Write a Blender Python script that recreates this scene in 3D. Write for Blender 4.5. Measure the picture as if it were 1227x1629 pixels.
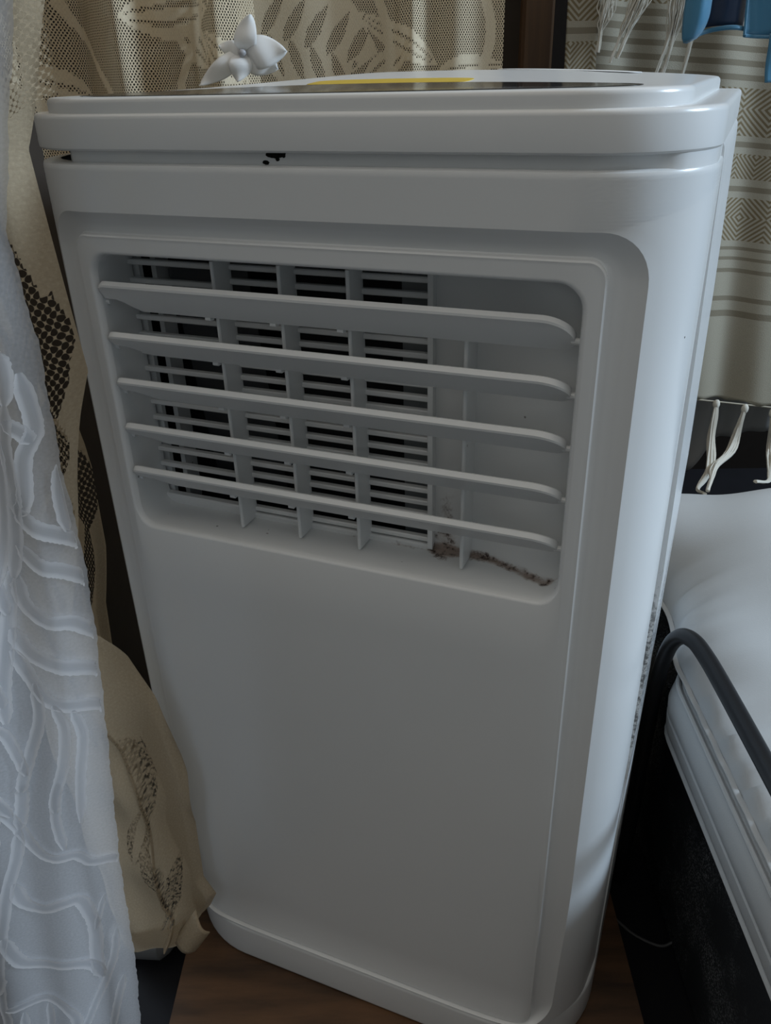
import bpy, math, random
import numpy as np
from mathutils import Vector, Matrix

for o in list(bpy.data.objects):
    bpy.data.objects.remove(o)
random.seed(7)
S = bpy.context.scene
COL = S.collection

# ------------------------------------------------------------------ camera
# world frame: x to the right along the air conditioner's front, y into its depth, z up,
# origin on the wooden board under the middle of its front edge
cam_d = bpy.data.cameras.new('camera')
cam = bpy.data.objects.new('camera', cam_d)
COL.objects.link(cam)
cam_d.sensor_fit = 'VERTICAL'
cam_d.sensor_height = 24.0
cam_d.lens = 24.0 * 1296.8 / 1629.0
cam_d.clip_start = 0.01
Rm = ((0.9256, 0.3777, -0.0241), (0.1595, -0.4471, -0.8802), (-0.3432, 0.8109, -0.4741))
right, up, back = Vector(Rm[0]), -Vector(Rm[1]), -Vector(Rm[2])
m = Matrix((right, up, back)).transposed().to_4x4()
m.translation = Vector((0.1972, -0.37, 0.698))
cam.matrix_world = m
S.camera = cam

# the room is turned about 21 degrees against the air conditioner:
# e runs along the back wall to the right, d runs towards the back wall
EV = Vector((0.9306, 0.3661, 0.0))
DV = Vector((-0.3661, 0.9306, 0.0))
def W(e, d, z):
    return EV * e + DV * d + Vector((0, 0, z))

# ------------------------------------------------------------------ world, daylight, exposure
world = bpy.data.worlds.new('world')
S.world = world
world.use_nodes = True
bg = world.node_tree.nodes['Background']
bg.inputs[0].default_value = (1.0, 0.95, 0.875, 1)
bg.inputs[1].default_value = 0.64

def area(name, loc, target, sx, sy, power, color):
    l = bpy.data.lights.new(name, 'AREA')
    l.shape = 'RECTANGLE'; l.size = sx; l.size_y = sy
    l.energy = power; l.color = color
    o = bpy.data.objects.new(name, l)
    COL.objects.link(o)
    o.location = loc
    o.rotation_euler = (Vector(target) - Vector(loc)).to_track_quat('-Z', 'Y').to_euler()
    return o
# daylight from the room's window beyond the bed
area('window_daylight', W(2.3, 0.02, 1.65), W(0.2, 0.05, 0.35), 0.55, 0.45, 48.0, (0.62, 0.80, 1.0))
# daylight from the window behind the curtains
cl = area('curtain_daylight', W(-1.15, 0.55, 0.35), W(-0.27, -0.04, 0.18), 0.5, 0.7, 1.6, (0.70, 0.84, 1.0))
cl.data.spread = math.radians(60)

S.view_settings.view_transform = 'Standard'
S.view_settings.look = 'None'
S.view_settings.exposure = 0.24
S.view_settings.gamma = 1.0
S.view_settings.use_curve_mapping = False

# ------------------------------------------------------------------ helpers: meshes
class MB:
    def __init__(self):
        self.v = []; self.f = []; self.uv = {}
    def p(self, co):
        self.v.append(tuple(co)); return len(self.v) - 1
    def grid(self, fn, nu, nv, closed_u=False):
        """fn(u, v) for u, v in 0..1"""
        b = len(self.v)
        cu = nu if closed_u else nu + 1
        for j in range(nv + 1):
            for i in range(cu):
                self.v.append(tuple(fn(i / nu, j / nv)))
        for j in range(nv):
            for i in range(nu):
                i2 = (i + 1) % cu
                self.f.append((b + j * cu + i, b + j * cu + i2, b + (j + 1) * cu + i2, b + (j + 1) * cu + i))
        return self
    def rings(self, rs, cap0=False, cap1=False):
        n = len(rs[0]); b = len(self.v)
        for r in rs:
            for q in r: self.v.append(tuple(q))
        for j in range(len(rs) - 1):
            for i in range(n):
                k = (i + 1) % n
                self.f.append((b + j * n + i, b + j * n + k, b + (j + 1) * n + k, b + (j + 1) * n + i))
        if cap0: self.f.append(tuple(b + i for i in reversed(range(n))))
        if cap1: self.f.append(tuple(b + (len(rs) - 1) * n + i for i in range(n)))
        return self
    def box(self, x0, x1, y0, y1, z0, z1, ch=0.0, fn=None):
        """box with chamfered long edges when ch > 0"""
        if ch <= 0:
            rs = [[(x, y, z) for (y, z) in ((y0, z0), (y1, z0), (y1, z1), (y0, z1))] for x in (x0, x1)]
        else:
            sec = ((y0 + ch, z0), (y1 - ch, z0), (y1, z0 + ch), (y1, z1 - ch), (y1 - ch, z1), (y0 + ch, z1), (y0, z1 - ch), (y0, z0 + ch))
            rs = [[(x, y, z) for (y, z) in sec] for x in (x0, x1)]
        if fn: rs = [[fn(*q) for q in r] for r in rs]
        return self.rings(rs, True, True)
    def tube(self, pts, rad, seg=10, caps=True):
        pts = [Vector(q) for q in pts]
        rs = []
        ref = None
        for i, q in enumerate(pts):
            t = (pts[min(i + 1, len(pts) - 1)] - pts[max(i - 1, 0)]).normalized()
            if ref is None:
                ref = t.orthogonal().normalized()
            ref = (ref - t * ref.dot(t)).normalized()
            bi = t.cross(ref)
            r = rad(i / (len(pts) - 1)) if callable(rad) else rad
            rs.append([q + (ref * math.cos(a) + bi * math.sin(a)) * r for a in [2 * math.pi * k / seg for k in range(seg)]])
        return self.rings(rs, caps, caps)
    def blob(self, c, rx, ry, rz, nu=12, nv=8, jit=0.0, rnd=None):
        c = Vector(c)
        def fn(u, v):
            a = 2 * math.pi * u; b = math.pi * (v - 0.5)
            k = 1 + (rnd.uniform(-jit, jit) if jit else 0)
            return c + Vector((rx * math.cos(a) * math.cos(b), ry * math.sin(a) * math.cos(b), rz * math.sin(b))) * k
        return self.grid(fn, nu, nv, True)
    def build(self, name, mat, parent=None, smooth=True, sharp=35):
        me = bpy.data.meshes.new(name)
        me.from_pydata(self.v, [], self.f)
        me.update()
        o = bpy.data.objects.new(name, me)
        COL.objects.link(o)
        if mat: me.materials.append(mat)
        if parent: o.parent = parent
        if smooth:
            for pl in me.polygons: pl.use_smooth = True
            if sharp and hasattr(me, 'set_sharp_from_angle'):
                me.set_sharp_from_angle(angle=math.radians(sharp))
        return o

def spline(pts, n):
    """Catmull-Rom through pts, n points out"""
    P = [Vector(q) for q in pts]
    P = [P[0] * 2 - P[1]] + P + [P[-1] * 2 - P[-2]]
    out = []
    k = len(P) - 3
    for i in range(n):
        t = i / (n - 1) * k
        j = min(int(t), k - 1); t -= j
        a, b, c, d = P[j:j + 4]
        out.append(0.5 * ((2 * b) + (c - a) * t + (2 * a - 5 * b + 4 * c - d) * t * t + (3 * b - a - 3 * c + d) * t ** 3))
    return out
def lerp(a, b, t): return a + (b - a) * t
def sstep(a, b, x):
    t = min(1.0, max(0.0, (x - a) / (b - a)))
    return t * t * (3 - 2 * t)
def interp(tab, x):
    """piecewise linear in a table of (x, y), x ascending"""
    if x <= tab[0][0]: return tab[0][1]
    for (a, b), (c, d) in zip(tab, tab[1:]):
        if x <= c: return b + (d - b) * (x - a) / (c - a)
    return tab[-1][1]
def empty(name, loc=(0, 0, 0)):
    o = bpy.data.objects.new(name, None)
    COL.objects.link(o); o.location = loc; o.empty_display_size = 0.05
    return o
def tag(o, label=None, cat=None, group=None, kind=None):
    if label: o['label'] = label
    if cat: o['category'] = cat
    if group: o['group'] = group
    if kind: o['kind'] = kind
    return o
def solidify(o, t, offset=0.0):
    md = o.modifiers.new('thickness', 'SOLIDIFY'); md.thickness = t; md.offset = offset
    return o
def copy_under(o, parent, loc=None):
    c = o.copy(); COL.objects.link(c); c.parent = parent
    if loc is not None: c.location = loc
    return c

# ------------------------------------------------------------------ helpers: materials
class X:
    """a value in a shader graph; operators make Math nodes"""
    nt = None
    def __init__(self, s): self.s = s
    @staticmethod
    def op(kind, *a, clamp=False):
        n = X.nt.nodes.new('ShaderNodeMath'); n.operation = kind; n.use_clamp = clamp
        for i, q in enumerate(a):
            if isinstance(q, X): X.nt.links.new(q.s, n.inputs[i])
            else: n.inputs[i].default_value = q
        return X(n.outputs[0])
    def __add__(s, o): return X.op('ADD', s, o)
    __radd__ = __add__
    def __sub__(s, o): return X.op('SUBTRACT', s, o)
    def __rsub__(s, o): return X.op('SUBTRACT', o, s)
    def __mul__(s, o): return X.op('MULTIPLY', s, o)
    __rmul__ = __mul__
    def __truediv__(s, o): return X.op('DIVIDE', s, o)
    def abs(s): return X.op('ABSOLUTE', s)
    def mod(s, m): return X.op('FLOORED_MODULO', s, m)
    def lt(s, o): return X.op('LESS_THAN', s, o)
    def gt(s, o): return X.op('GREATER_THAN', s, o)
    def max(s, o): return X.op('MAXIMUM', s, o)
    def min(s, o): return X.op('MINIMUM', s, o)
    def sqrt(s): return X.op('SQRT', s)
    def sin(s): return X.op('SINE', s)
    def clamp(s): return X.op('ADD', s, 0.0, clamp=True)
    def smooth(s, a, b):
        n = X.nt.nodes.new('ShaderNodeMapRange'); n.interpolation_type = 'SMOOTHSTEP'
        X.nt.links.new(s.s, n.inputs[0]); n.inputs[1].default_value = a; n.inputs[2].default_value = b
        return X(n.outputs[0])

def new_mat(name):
    mt = bpy.data.materials.new(name); mt.use_nodes = True
    nt = mt.node_tree; X.nt = nt
    return mt, nt, nt.nodes['Principled BSDF']
def coords(nt, kind='Object'):
    t = nt.nodes.new('ShaderNodeTexCoord'); s = nt.nodes.new('ShaderNodeSeparateXYZ')
    nt.links.new(t.outputs[kind], s.inputs[0])
    return X(s.outputs[0]), X(s.outputs[1]), X(s.outputs[2]), t.outputs[kind]
def noise(nt, vec, scale, detail=3.0, rough=0.5, stretch=None):
    n = nt.nodes.new('ShaderNodeTexNoise')
    n.inputs['Scale'].default_value = scale; n.inputs['Detail'].default_value = detail; n.inputs['Roughness'].default_value = rough
    if stretch:
        mp = nt.nodes.new('ShaderNodeMapping'); mp.inputs['Scale'].default_value = stretch
        nt.links.new(vec, mp.inputs[0]); vec = mp.outputs[0]
    nt.links.new(vec, n.inputs['Vector'])
    return X(n.outputs[0])
def mixc(nt, f, a, b):
    n = nt.nodes.new('ShaderNodeMix'); n.data_type = 'RGBA'
    if isinstance(f, X): nt.links.new(f.s, n.inputs[0])
    else: n.inputs[0].default_value = f
    for q, i in ((a, 6), (b, 7)):
        if isinstance(q, tuple): n.inputs[i].default_value = q + (1,)
        else: nt.links.new(q, n.inputs[i])
    return n.outputs[2]
def bump(nt, bs, h, strength, dist=0.001):
    b = nt.nodes.new('ShaderNodeBump'); b.inputs['Strength'].default_value = strength; b.inputs['Distance'].default_value = dist
    nt.links.new(h.s, b.inputs['Height']); nt.links.new(b.outputs[0], bs.inputs['Normal'])
def plain(name, col, rough=0.5, spec=0.5, bumpscale=0, bumpstr=0.1, vary=0.0, vscale=30, metallic=0.0, coat=0.0):
    mt, nt, bs = new_mat(name)
    bs.inputs['Base Color'].default_value = col + (1,)
    bs.inputs['Roughness'].default_value = rough
    bs.inputs['Specular IOR Level'].default_value = spec
    bs.inputs['Metallic'].default_value = metallic
    bs.inputs['Coat Weight'].default_value = coat
    x, y, z, v = coords(nt)
    if vary:
        nz = noise(nt, v, vscale)
        nt.links.new(mixc(nt, nz, tuple(c * (1 - vary) for c in col), tuple(min(1, c * (1 + vary)) for c in col)), bs.inputs['Base Color'])
    if bumpscale: bump(nt, bs, noise(nt, v, bumpscale), bumpstr)
    return mt

M = {}
def make_plastic():
    mt, nt, bs = new_mat('white_plastic')
    x, y, z, v = coords(nt)
    nz = noise(nt, v, 9.0, 2.0)
    c = mixc(nt, nz, (0.70, 0.71, 0.705), (0.74, 0.75, 0.745))
    # a few dust specks
    vo = nt.nodes.new('ShaderNodeTexVoronoi'); vo.inputs['Scale'].default_value = 28; nt.links.new(v, vo.inputs['Vector'])
    sp = X(vo.outputs['Distance']).lt(0.022) * noise(nt, v, 14.0, 1.0).gt(0.62)
    c = mixc(nt, sp, c, (0.06, 0.05, 0.04))
    nt.links.new(c, bs.inputs['Base Color'])
    bs.inputs['Roughness'].default_value = 0.24
    bs.inputs['Specular IOR Level'].default_value = 0.5
    bump(nt, bs, noise(nt, v, 900.0, 1.0), 0.03, 0.0003)
    return mt
M['plastic'] = make_plastic()
def make_liner():
    mt, nt, bs = new_mat('outlet_plastic')
    x, y, z, v = coords(nt)
    n1 = noise(nt, v, 160.0, 4.0, 0.7); n2 = noise(nt, v, 34.0, 3.0)
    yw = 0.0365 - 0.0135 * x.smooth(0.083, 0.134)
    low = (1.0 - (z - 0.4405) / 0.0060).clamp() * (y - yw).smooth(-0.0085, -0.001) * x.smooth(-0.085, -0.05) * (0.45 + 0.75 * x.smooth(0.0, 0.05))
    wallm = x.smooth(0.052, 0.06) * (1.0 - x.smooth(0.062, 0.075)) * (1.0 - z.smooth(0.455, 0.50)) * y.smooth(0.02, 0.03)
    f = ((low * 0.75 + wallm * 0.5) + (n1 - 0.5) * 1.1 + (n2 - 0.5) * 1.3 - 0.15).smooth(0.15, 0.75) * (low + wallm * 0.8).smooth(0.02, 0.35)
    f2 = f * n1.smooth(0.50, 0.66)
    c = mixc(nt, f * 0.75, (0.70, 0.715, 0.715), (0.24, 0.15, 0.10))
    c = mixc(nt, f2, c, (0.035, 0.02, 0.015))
    vo = nt.nodes.new('ShaderNodeTexVoronoi'); vo.inputs['Scale'].default_value = 120; nt.links.new(v, vo.inputs['Vector'])
    sp = X(vo.outputs['Distance']).lt(0.10) * noise(nt, v, 60.0, 1.0).gt(0.63)
    c = mixc(nt, sp * 0.7, c, (0.10, 0.085, 0.07))
    nt.links.new(c, bs.inputs['Base Color'])
    bs.inputs['Roughness'].default_value = 0.38
    return mt
M['liner'] = make_liner()
M['dark_inside'] = plain('dark_interior', (0.012, 0.013, 0.014), 0.7)
M['grey_inside'] = plain('grey_interior', (0.22, 0.235, 0.24), 0.6)
M['film'] = plain('crinkled_film', (0.78, 0.80, 0.82), 0.18, 0.7, bumpscale=0)
def crinkle():
    mt, nt, bs = new_mat('rear_shell_plastic')
    x, y, z, v = coords(nt)
    n1 = noise(nt, v, 60.0, 3.0, 0.6, (1, 1, 0.25)); n2 = noise(nt, v, 240.0, 3.0, 0.7)
    # grey scuffs rubbed onto the side at bed height
    sc = z.smooth(0.22, 0.30) * (1.0 - z.smooth(0.36, 0.47)) * (1.0 - y.smooth(0.20, 0.28))
    f = (sc * 0.5 + (n2 - 0.5) * 1.6).smooth(0.28, 0.60) * sc
    nt.links.new(mixc(nt, f * 0.8, (0.74, 0.755, 0.76), (0.07, 0.07, 0.07)), bs.inputs['Base Color'])
    bs.inputs['Roughness'].default_value = 0.22
    bump(nt, bs, n1, 0.5, 0.002)
    return mt
M['rear'] = crinkle()
M['panel_black'] = plain('control_panel_gloss', (0.03, 0.032, 0.034), 0.12)
M['yellow'] = plain('yellow_label', (0.62, 0.44, 0.05), 0.45)
M['paper'] = plain('white_label', (0.75, 0.76, 0.76), 0.5)
M['mould'] = plain('black_mould', (0.010, 0.010, 0.008), 0.95, 0.1)

def wood(name, c1, c2, along, rough=0.45):
    """along: stretch of the grain noise in object space"""
    mt, nt, bs = new_mat(name)
    x, y, z, v = coords(nt)
    n1 = noise(nt, v, 55.0, 5.0, 0.6, along); n2 = noise(nt, v, 14.0, 2.0, 0.5, along)
    f = (n1 * 0.65 + n2 * 0.5).smooth(0.35, 0.8)
    nt.links.new(mixc(nt, f, c1, c2), bs.inputs['Base Color'])
    bs.inputs['Roughness'].default_value = rough
    bump(nt, bs, n1, 0.12, 0.0008)
    return mt
M['board'] = wood('brown_board', (0.030, 0.015, 0.006), (0.135, 0.066, 0.028), (0.16, 1.0, 1.0))
M['post'] = wood('brown_post', (0.045, 0.022, 0.009), (0.12, 0.06, 0.022), (1.0, 1.0, 0.05))
M['room_wall'] = plain('pale_wall', (0.42, 0.40, 0.37), 0.85, vary=0.05)
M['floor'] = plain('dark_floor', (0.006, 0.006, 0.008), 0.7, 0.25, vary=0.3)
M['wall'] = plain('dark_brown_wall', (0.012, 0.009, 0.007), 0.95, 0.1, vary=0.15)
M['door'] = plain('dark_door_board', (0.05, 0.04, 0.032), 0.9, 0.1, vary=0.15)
def dusty():
    mt, nt, bs = new_mat('dusty_black_fabric')
    x, y, z, v = coords(nt)
    n1 = noise(nt, v, 700.0, 2.0, 0.7); n2 = noise(nt, v, 11.0, 3.0, 0.6)
    f = n1.smooth(0.50, 0.66) * (n2.smooth(0.48, 0.68) * 0.97 + 0.03)
    nt.links.new(mixc(nt, f, (0.010, 0.012, 0.015), (0.26, 0.27, 0.28)), bs.inputs['Base Color'])
    bs.inputs['Roughness'].default_value = 0.75
    bump(nt, bs, n1, 0.3, 0.0005)
    return mt
M['black_fabric'] = dusty()
M['bedding'] = plain('white_bedding', (0.44, 0.445, 0.44), 0.85, 0.2, bumpscale=900, bumpstr=0.12)
M['mattress'] = plain('white_mattress', (0.46, 0.465, 0.46), 0.85, 0.2, bumpscale=700, bumpstr=0.12)
M['black_metal'] = plain('black_painted_steel', (0.007, 0.0075, 0.009), 0.45, 0.35)
M['tassel'] = plain('cream_thread', (0.56, 0.53, 0.46), 0.9, 0.1)
M['hem'] = plain('cream_hem', (0.40, 0.365, 0.29), 0.9, 0.1)
M['grey_cloth'] = plain('grey_cloth', (0.42, 0.41, 0.39), 0.9, 0.1, bumpscale=600)
def satin(name, c):
    mt, nt, bs = new_mat(name)
    bs.inputs['Base Color'].default_value = c + (1,)
    bs.inputs['Roughness'].default_value = 0.36
    bs.inputs['Sheen Weight'].default_value = 0.3
    x, y, z, v = coords(nt)
    bump(nt, bs, noise(nt, v, 70.0, 3.0), 0.25, 0.002)
    return mt
M['blue'] = satin('blue_satin', (0.042, 0.175, 0.29))
M['navy'] = satin('navy_satin', (0.008, 0.026, 0.07))
M['petal'] = None
M['plastic_bag'] = plain('clear_plastic', (0.16, 0.16, 0.155), 0.25)

def cloth_shader(name, colour_fn, alpha_fn, transl=0.35, rough=0.9, bump_fn=None):
    """thin cloth: diffuse + translucent, with holes where alpha is below one"""
    mt, nt, bs = new_mat(name)
    out = nt.nodes['Material Output']
    uvn = nt.nodes.new('ShaderNodeUVMap'); uvn.uv_map = 'cloth'
    sp = nt.nodes.new('ShaderNodeSeparateXYZ'); nt.links.new(uvn.outputs[0], sp.inputs[0])
    u, v = X(sp.outputs[0]), X(sp.outputs[1])
    at = nt.nodes.new('ShaderNodeAttribute'); at.attribute_name = 'solid'
    solid = X(at.outputs['Fac'])
    col = colour_fn(nt, u, v, solid, uvn.outputs[0])
    alpha = alpha_fn(nt, u, v, solid, uvn.outputs[0])
    bs.inputs['Roughness'].default_value = rough
    bs.inputs['Specular IOR Level'].default_value = 0.15
    tr = nt.nodes.new('ShaderNodeBsdfTranslucent')
    for sck in (bs.inputs['Base Color'], tr.inputs[0]):
        if isinstance(col, tuple): sck.default_value = col + (1,)
        else: nt.links.new(col, sck)
    m1 = nt.nodes.new('ShaderNodeMixShader'); m1.inputs[0].default_value = transl
    nt.links.new(bs.outputs[0], m1.inputs[1]); nt.links.new(tr.outputs[0], m1.inputs[2])
    if bump_fn is not None:
        bump(nt, bs, bump_fn(nt, u, v, solid, uvn.outputs[0]), 0.5, 0.0006)
    if alpha is None:
        nt.links.new(m1.outputs[0], out.inputs[0]); return mt
    tp = nt.nodes.new('ShaderNodeBsdfTransparent')
    m2 = nt.nodes.new('ShaderNodeMixShader')
    if isinstance(alpha, X): nt.links.new(alpha.s, m2.inputs[0])
    else: m2.inputs[0].default_value = alpha
    nt.links.new(tp.outputs[0], m2.inputs[1]); nt.links.new(m1.outputs[0], m2.inputs[2])
    nt.links.new(m2.outputs[0], out.inputs[0])
    return mt
def hexdist(u, v, p):
    q = p * 1.5
    a = (u.mod(p) - p / 2); b = (v.mod(q) - q / 2)
    c = ((u + p / 2).mod(p) - p / 2); d = ((v + q / 2).mod(q) - q / 2)
    return ((a * a + b * b * 0.5).min(c * c + d * d * 0.5)).sqrt() / p
def lace_alpha(pitch, hole):
    def fn(nt, u, v, solid, uv):
        wob = (noise(nt, uv, 130.0, 1.0) - 0.5) * (pitch * 0.9)
        h = hexdist(u + wob, v, pitch)
        net = h.smooth(hole - 0.07, hole + 0.05)
        fine = 0.86 + noise(nt, uv, 900.0, 1.0) * 0.14
        k = (solid + (noise(nt, uv, 260.0, 2.0) - 0.5) * 0.5).smooth(0.4, 0.6)
        return net.max(k * fine).clamp()
    return fn
def lace_col(a, b):
    def fn(nt, u, v, solid, uv):
        f = (noise(nt, uv, 500.0, 2.0) * 0.7 + solid * 0.3).clamp()
        return mixc(nt, f, a, b)
    return fn
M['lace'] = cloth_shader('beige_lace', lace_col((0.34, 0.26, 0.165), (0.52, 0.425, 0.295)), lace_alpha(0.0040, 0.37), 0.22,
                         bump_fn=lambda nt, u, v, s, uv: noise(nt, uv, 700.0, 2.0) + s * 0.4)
M['lace_fine'] = cloth_shader('beige_lace_fine', lace_col((0.62, 0.50, 0.33), (0.88, 0.77, 0.58)), lace_alpha(0.0027, 0.24), 0.28,
                         bump_fn=lambda nt, u, v, s, uv: noise(nt, uv, 700.0, 2.0) + s * 0.4)
M['sheer'] = cloth_shader('white_sheer', lambda nt, u, v, s, uv: (0.70, 0.71, 0.73),
                          lambda nt, u, v, s, uv: 0.50 + noise(nt, uv, 600.0, 1.0) * 0.2, 0.45)
M['sheer_band'] = cloth_shader('white_woven_band', lambda nt, u, v, s, uv: mixc(nt, s, (0.66, 0.68, 0.71), (0.90, 0.91, 0.93)), lambda nt, u, v, s, uv: 0.62 + s * 0.3, 0.25)
M['petal'] = cloth_shader('white_petal', lambda nt, u, v, s, uv: (0.92, 0.92, 0.91), lambda nt, u, v, s, uv: None, 0.4)

def cloth(name, mat, fn, nu, nv, parent=None, solid=None, size=(1, 1)):
    """a sheet fn(u, v); UV map in metres of cloth; solid(U, V) in 0..1 marks closely woven motifs"""
    mb = MB().grid(fn, nu, nv)
    o = mb.build(name, mat, parent, True, None)
    me = o.data
    uu = np.tile(np.arange(nu + 1) / nu * size[0], nv + 1)
    vv = np.repeat(np.arange(nv + 1) / nv * size[1], nu + 1)
    lay = me.uv_layers.new(name='cloth')
    idx = np.empty(len(me.loops), dtype=np.int32); me.loops.foreach_get('vertex_index', idx)
    lay.data.foreach_set('uv', np.stack([uu[idx], vv[idx]], 1).astype(np.float32).ravel())
    at = me.attributes.new('solid', 'FLOAT', 'POINT')
    sv = solid(uu, vv) if solid is not None else np.ones_like(uu)
    at.data.foreach_set('value', sv.astype(np.float32))
    return o

RZ = math.atan2(0.3661, 0.9306)
def room(o):
    """objects of the room are modelled in (e, d, z) and turned as a whole"""
    o.rotation_euler = (0, 0, RZ)
    return o

# ================================================================== the setting
FZ = -0.03
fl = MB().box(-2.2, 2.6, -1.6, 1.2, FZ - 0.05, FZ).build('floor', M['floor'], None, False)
tag(room(fl), 'dark floor around the wooden board', kind='structure')
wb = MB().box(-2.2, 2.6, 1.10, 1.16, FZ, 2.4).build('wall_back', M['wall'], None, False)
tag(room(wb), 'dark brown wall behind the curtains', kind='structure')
for nm, q, lb in (('wall_left', (-2.25, -2.2, -1.65, 1.1), 'pale wall left of the curtains'), ('wall_right', (2.6, 2.65, -1.65, 1.1), 'pale wall with the window beyond the bed'), ('wall_front', (-2.2, 2.6, -1.65, -1.6), 'pale wall opposite the air conditioner')):
    tag(room(MB().box(*q, FZ, 2.4).build(nm, M['room_wall'], None, False)), lb, kind='structure')
tr = empty('trim_1'); room(tr); tag(tr, 'brown wooden door post beside the striped towel', kind='structure')
mb = MB()
mb.rings([[(e, d, z) for e, d in ((0.214, 0.84), (0.218, 0.834), (0.252, 0.834), (0.256, 0.84), (0.256, 0.90), (0.214, 0.90))] for z in (FZ, 2.2)], True, True)
mb.build('post_board', M['post'], tr, False)
MB().box(0.12, 0.214, 0.862, 0.90, FZ, 2.2).build('door_board', M['door'], tr, False)

bo = empty('wooden_board'); room(bo)
tag(bo, 'brown wood-grain board under the air conditioner', 'board')
MB().box(-0.1555, 0.2405, -0.42, 0.46, -0.0295, 0.0, 0.0015).build('slab', M['board'], bo, False)

# ================================================================== portable air conditioner
ac = empty('portable_air_conditioner')
tag(ac, 'white plastic portable air conditioner with open louvred outlet standing on brown board', 'air conditioner')
HW, RF, DEP = 0.186, 0.056, 0.30
def prof(s, hw=HW, r=RF):
    a = hw - r; sg = 1 if s >= 0 else -1; t = abs(s)
    if t <= a: x, y, nx, ny = t, 0.0, 0.0, -1.0
    elif t <= a + r * math.pi / 2:
        th = (t - a) / r
        x, y, nx, ny = a + r * math.sin(th), r - r * math.cos(th), math.sin(th), -math.cos(th)
    else: x, y, nx, ny = hw, r + t - a - r * math.pi / 2, 1.0, 0.0
    return sg * x, y, sg * nx, ny
def on_shell(s, z, n):
    # the corners draw in a little towards the base
    k = sstep(0.22, 0.03, z) if False else (1 - sstep(0.03, 0.22, z))
    n2 = n + 0.008 * k * math.exp(-((abs(s) - 0.185) / 0.045) ** 2)
    x, y, nx, ny = prof(s)
    return (x - nx * n2, y - ny * n2, z)
NS, NC, NH = 56, 10, 40
def rrect(s0, s1, z0, z1, r):
    pts = []
    for i in range(NS): pts.append((lerp(s0 + r, s1 - r, i / NS), z0))
    for i in range(NC): a = -math.pi / 2 + i / NC * math.pi / 2; pts.append((s1 - r + r * math.cos(a), z0 + r + r * math.sin(a)))
    for i in range(NH): pts.append((s1, lerp(z0 + r, z1 - r, i / NH)))
    for i in range(NC): a = i / NC * math.pi / 2; pts.append((s1 - r + r * math.cos(a), z1 - r + r * math.sin(a)))
    for i in range(NS): pts.append((lerp(s1 - r, s0 + r, i / NS), z1))
    for i in range(NC): a = math.pi / 2 + i / NC * math.pi / 2; pts.append((s0 + r + r * math.cos(a), z1 - r + r * math.sin(a)))
    for i in range(NH): pts.append((s0, lerp(z1 - r, z0 + r, i / NH)))
    for i in range(NC): a = math.pi + i / NC * math.pi / 2; pts.append((s0 + r + r * math.cos(a), z0 + r + r * math.sin(a)))
    return pts
def shell_rings(keys):
    """keys: (loop, n, steps from the previous key)"""
    out = []; prev = None
    for loop, n, k in keys:
        if prev is None: out.append([on_shell(s, z, n) for s, z in loop])
        else:
            for j in range(1, k + 1):
                t = j / k
                out.append([on_shell(lerp(a[0], b[0], t), lerp(a[1], b[1], t), lerp(prev[1], n, t)) for a, b in zip(prev[0], loop)])
        prev = (loop, n)
    return out
SE = 0.254
ZB, ZT = 0.0415, 0.6598
front = MB().rings(shell_rings([
    (rrect(-SE, SE, ZB - 0.0005, ZT + 0.0002, 0.0006), 0.010, 1),
    (rrect(-SE, SE, ZB - 0.0005, ZT + 0.0000, 0.0006), 0.003, 1),
    (rrect(-SE + 0.0005, SE - 0.0005, ZB, ZT - 0.0008, 0.0006), 0.0006, 1),
    (rrect(-SE + 0.001, SE - 0.001, ZB + 0.0005, ZT - 0.0022, 0.0008), 0.0, 1),
    (rrect(-0.168, 0.168, ZB + 0.001, 0.6355, 0.024), 0.0, 14)])).build('front_shell', M['plastic'], ac)
panel = MB().rings(shell_rings([
    (rrect(-0.168, 0.168, ZB + 0.001, 0.6355, 0.024), 0.0, 1),
    (rrect(-0.1672, 0.1672, ZB + 0.0012, 0.6347, 0.0235), 0.0006, 1),
    (rrect(-0.1645, 0.1645, ZB + 0.0014, 0.6325, 0.022), 0.0026, 1),
    (rrect(-0.1585, 0.1585, ZB + 0.0016, 0.6280, 0.017), 0.0052, 3),
    (rrect(-0.1515, 0.1515, ZB + 0.0018, 0.6242, 0.0115), 0.0062, 3),
    (rrect(-0.1503, 0.1503, ZB + 0.0020, 0.6235, 0.0105), 0.0058, 1),
    (rrect(-0.1497, 0.1497, ZB + 0.0022, 0.6230, 0.010), 0.0034, 1),
    (rrect(-0.1485, 0.1485, ZB + 0.0026, 0.6222, 0.009), 0.0028, 1),
    (rrect(-0.1470, 0.1470, ZB + 0.0030, 0.6212, 0.008), 0.0030, 1),
    (rrect(-0.1412, 0.1412, 0.4370, 0.6140, 0.0150), 0.0030, 10),
    (rrect(-0.1404, 0.1404, 0.4380, 0.6133, 0.0145), 0.0034, 1),
    (rrect(-0.1397, 0.1397, 0.4388, 0.6126, 0.0140), 0.0046, 1),
    (rrect(-0.1392, 0.1392, 0.4393, 0.6121, 0.0135), 0.0075, 1)])).build('front_panel', M['plastic'], ac)
# inside of the outlet: walls running back from the opening
def inner_ring(s, z, hx, zb, zt, y, r):
    return [(x, y, zz) for x, zz in rrect(-hx, hx, zb, zt, r)]
lip_ring = [on_shell(s, z, 0.0075) for s, z in rrect(-0.1392, 0.1392, 0.4393, 0.6121, 0.0135)]
MB().rings([lip_ring] + [[tuple(lerp(a[i], b[i], t) for i in range(3)) for a, b in zip(lip_ring, inner_ring(0, 0, 0.1378, 0.4415, 0.6095, 0.0385, 0.010))] for t in (0.25, 0.5, 0.75, 1.0)]).build('outlet_liner', M['liner'], ac)
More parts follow.
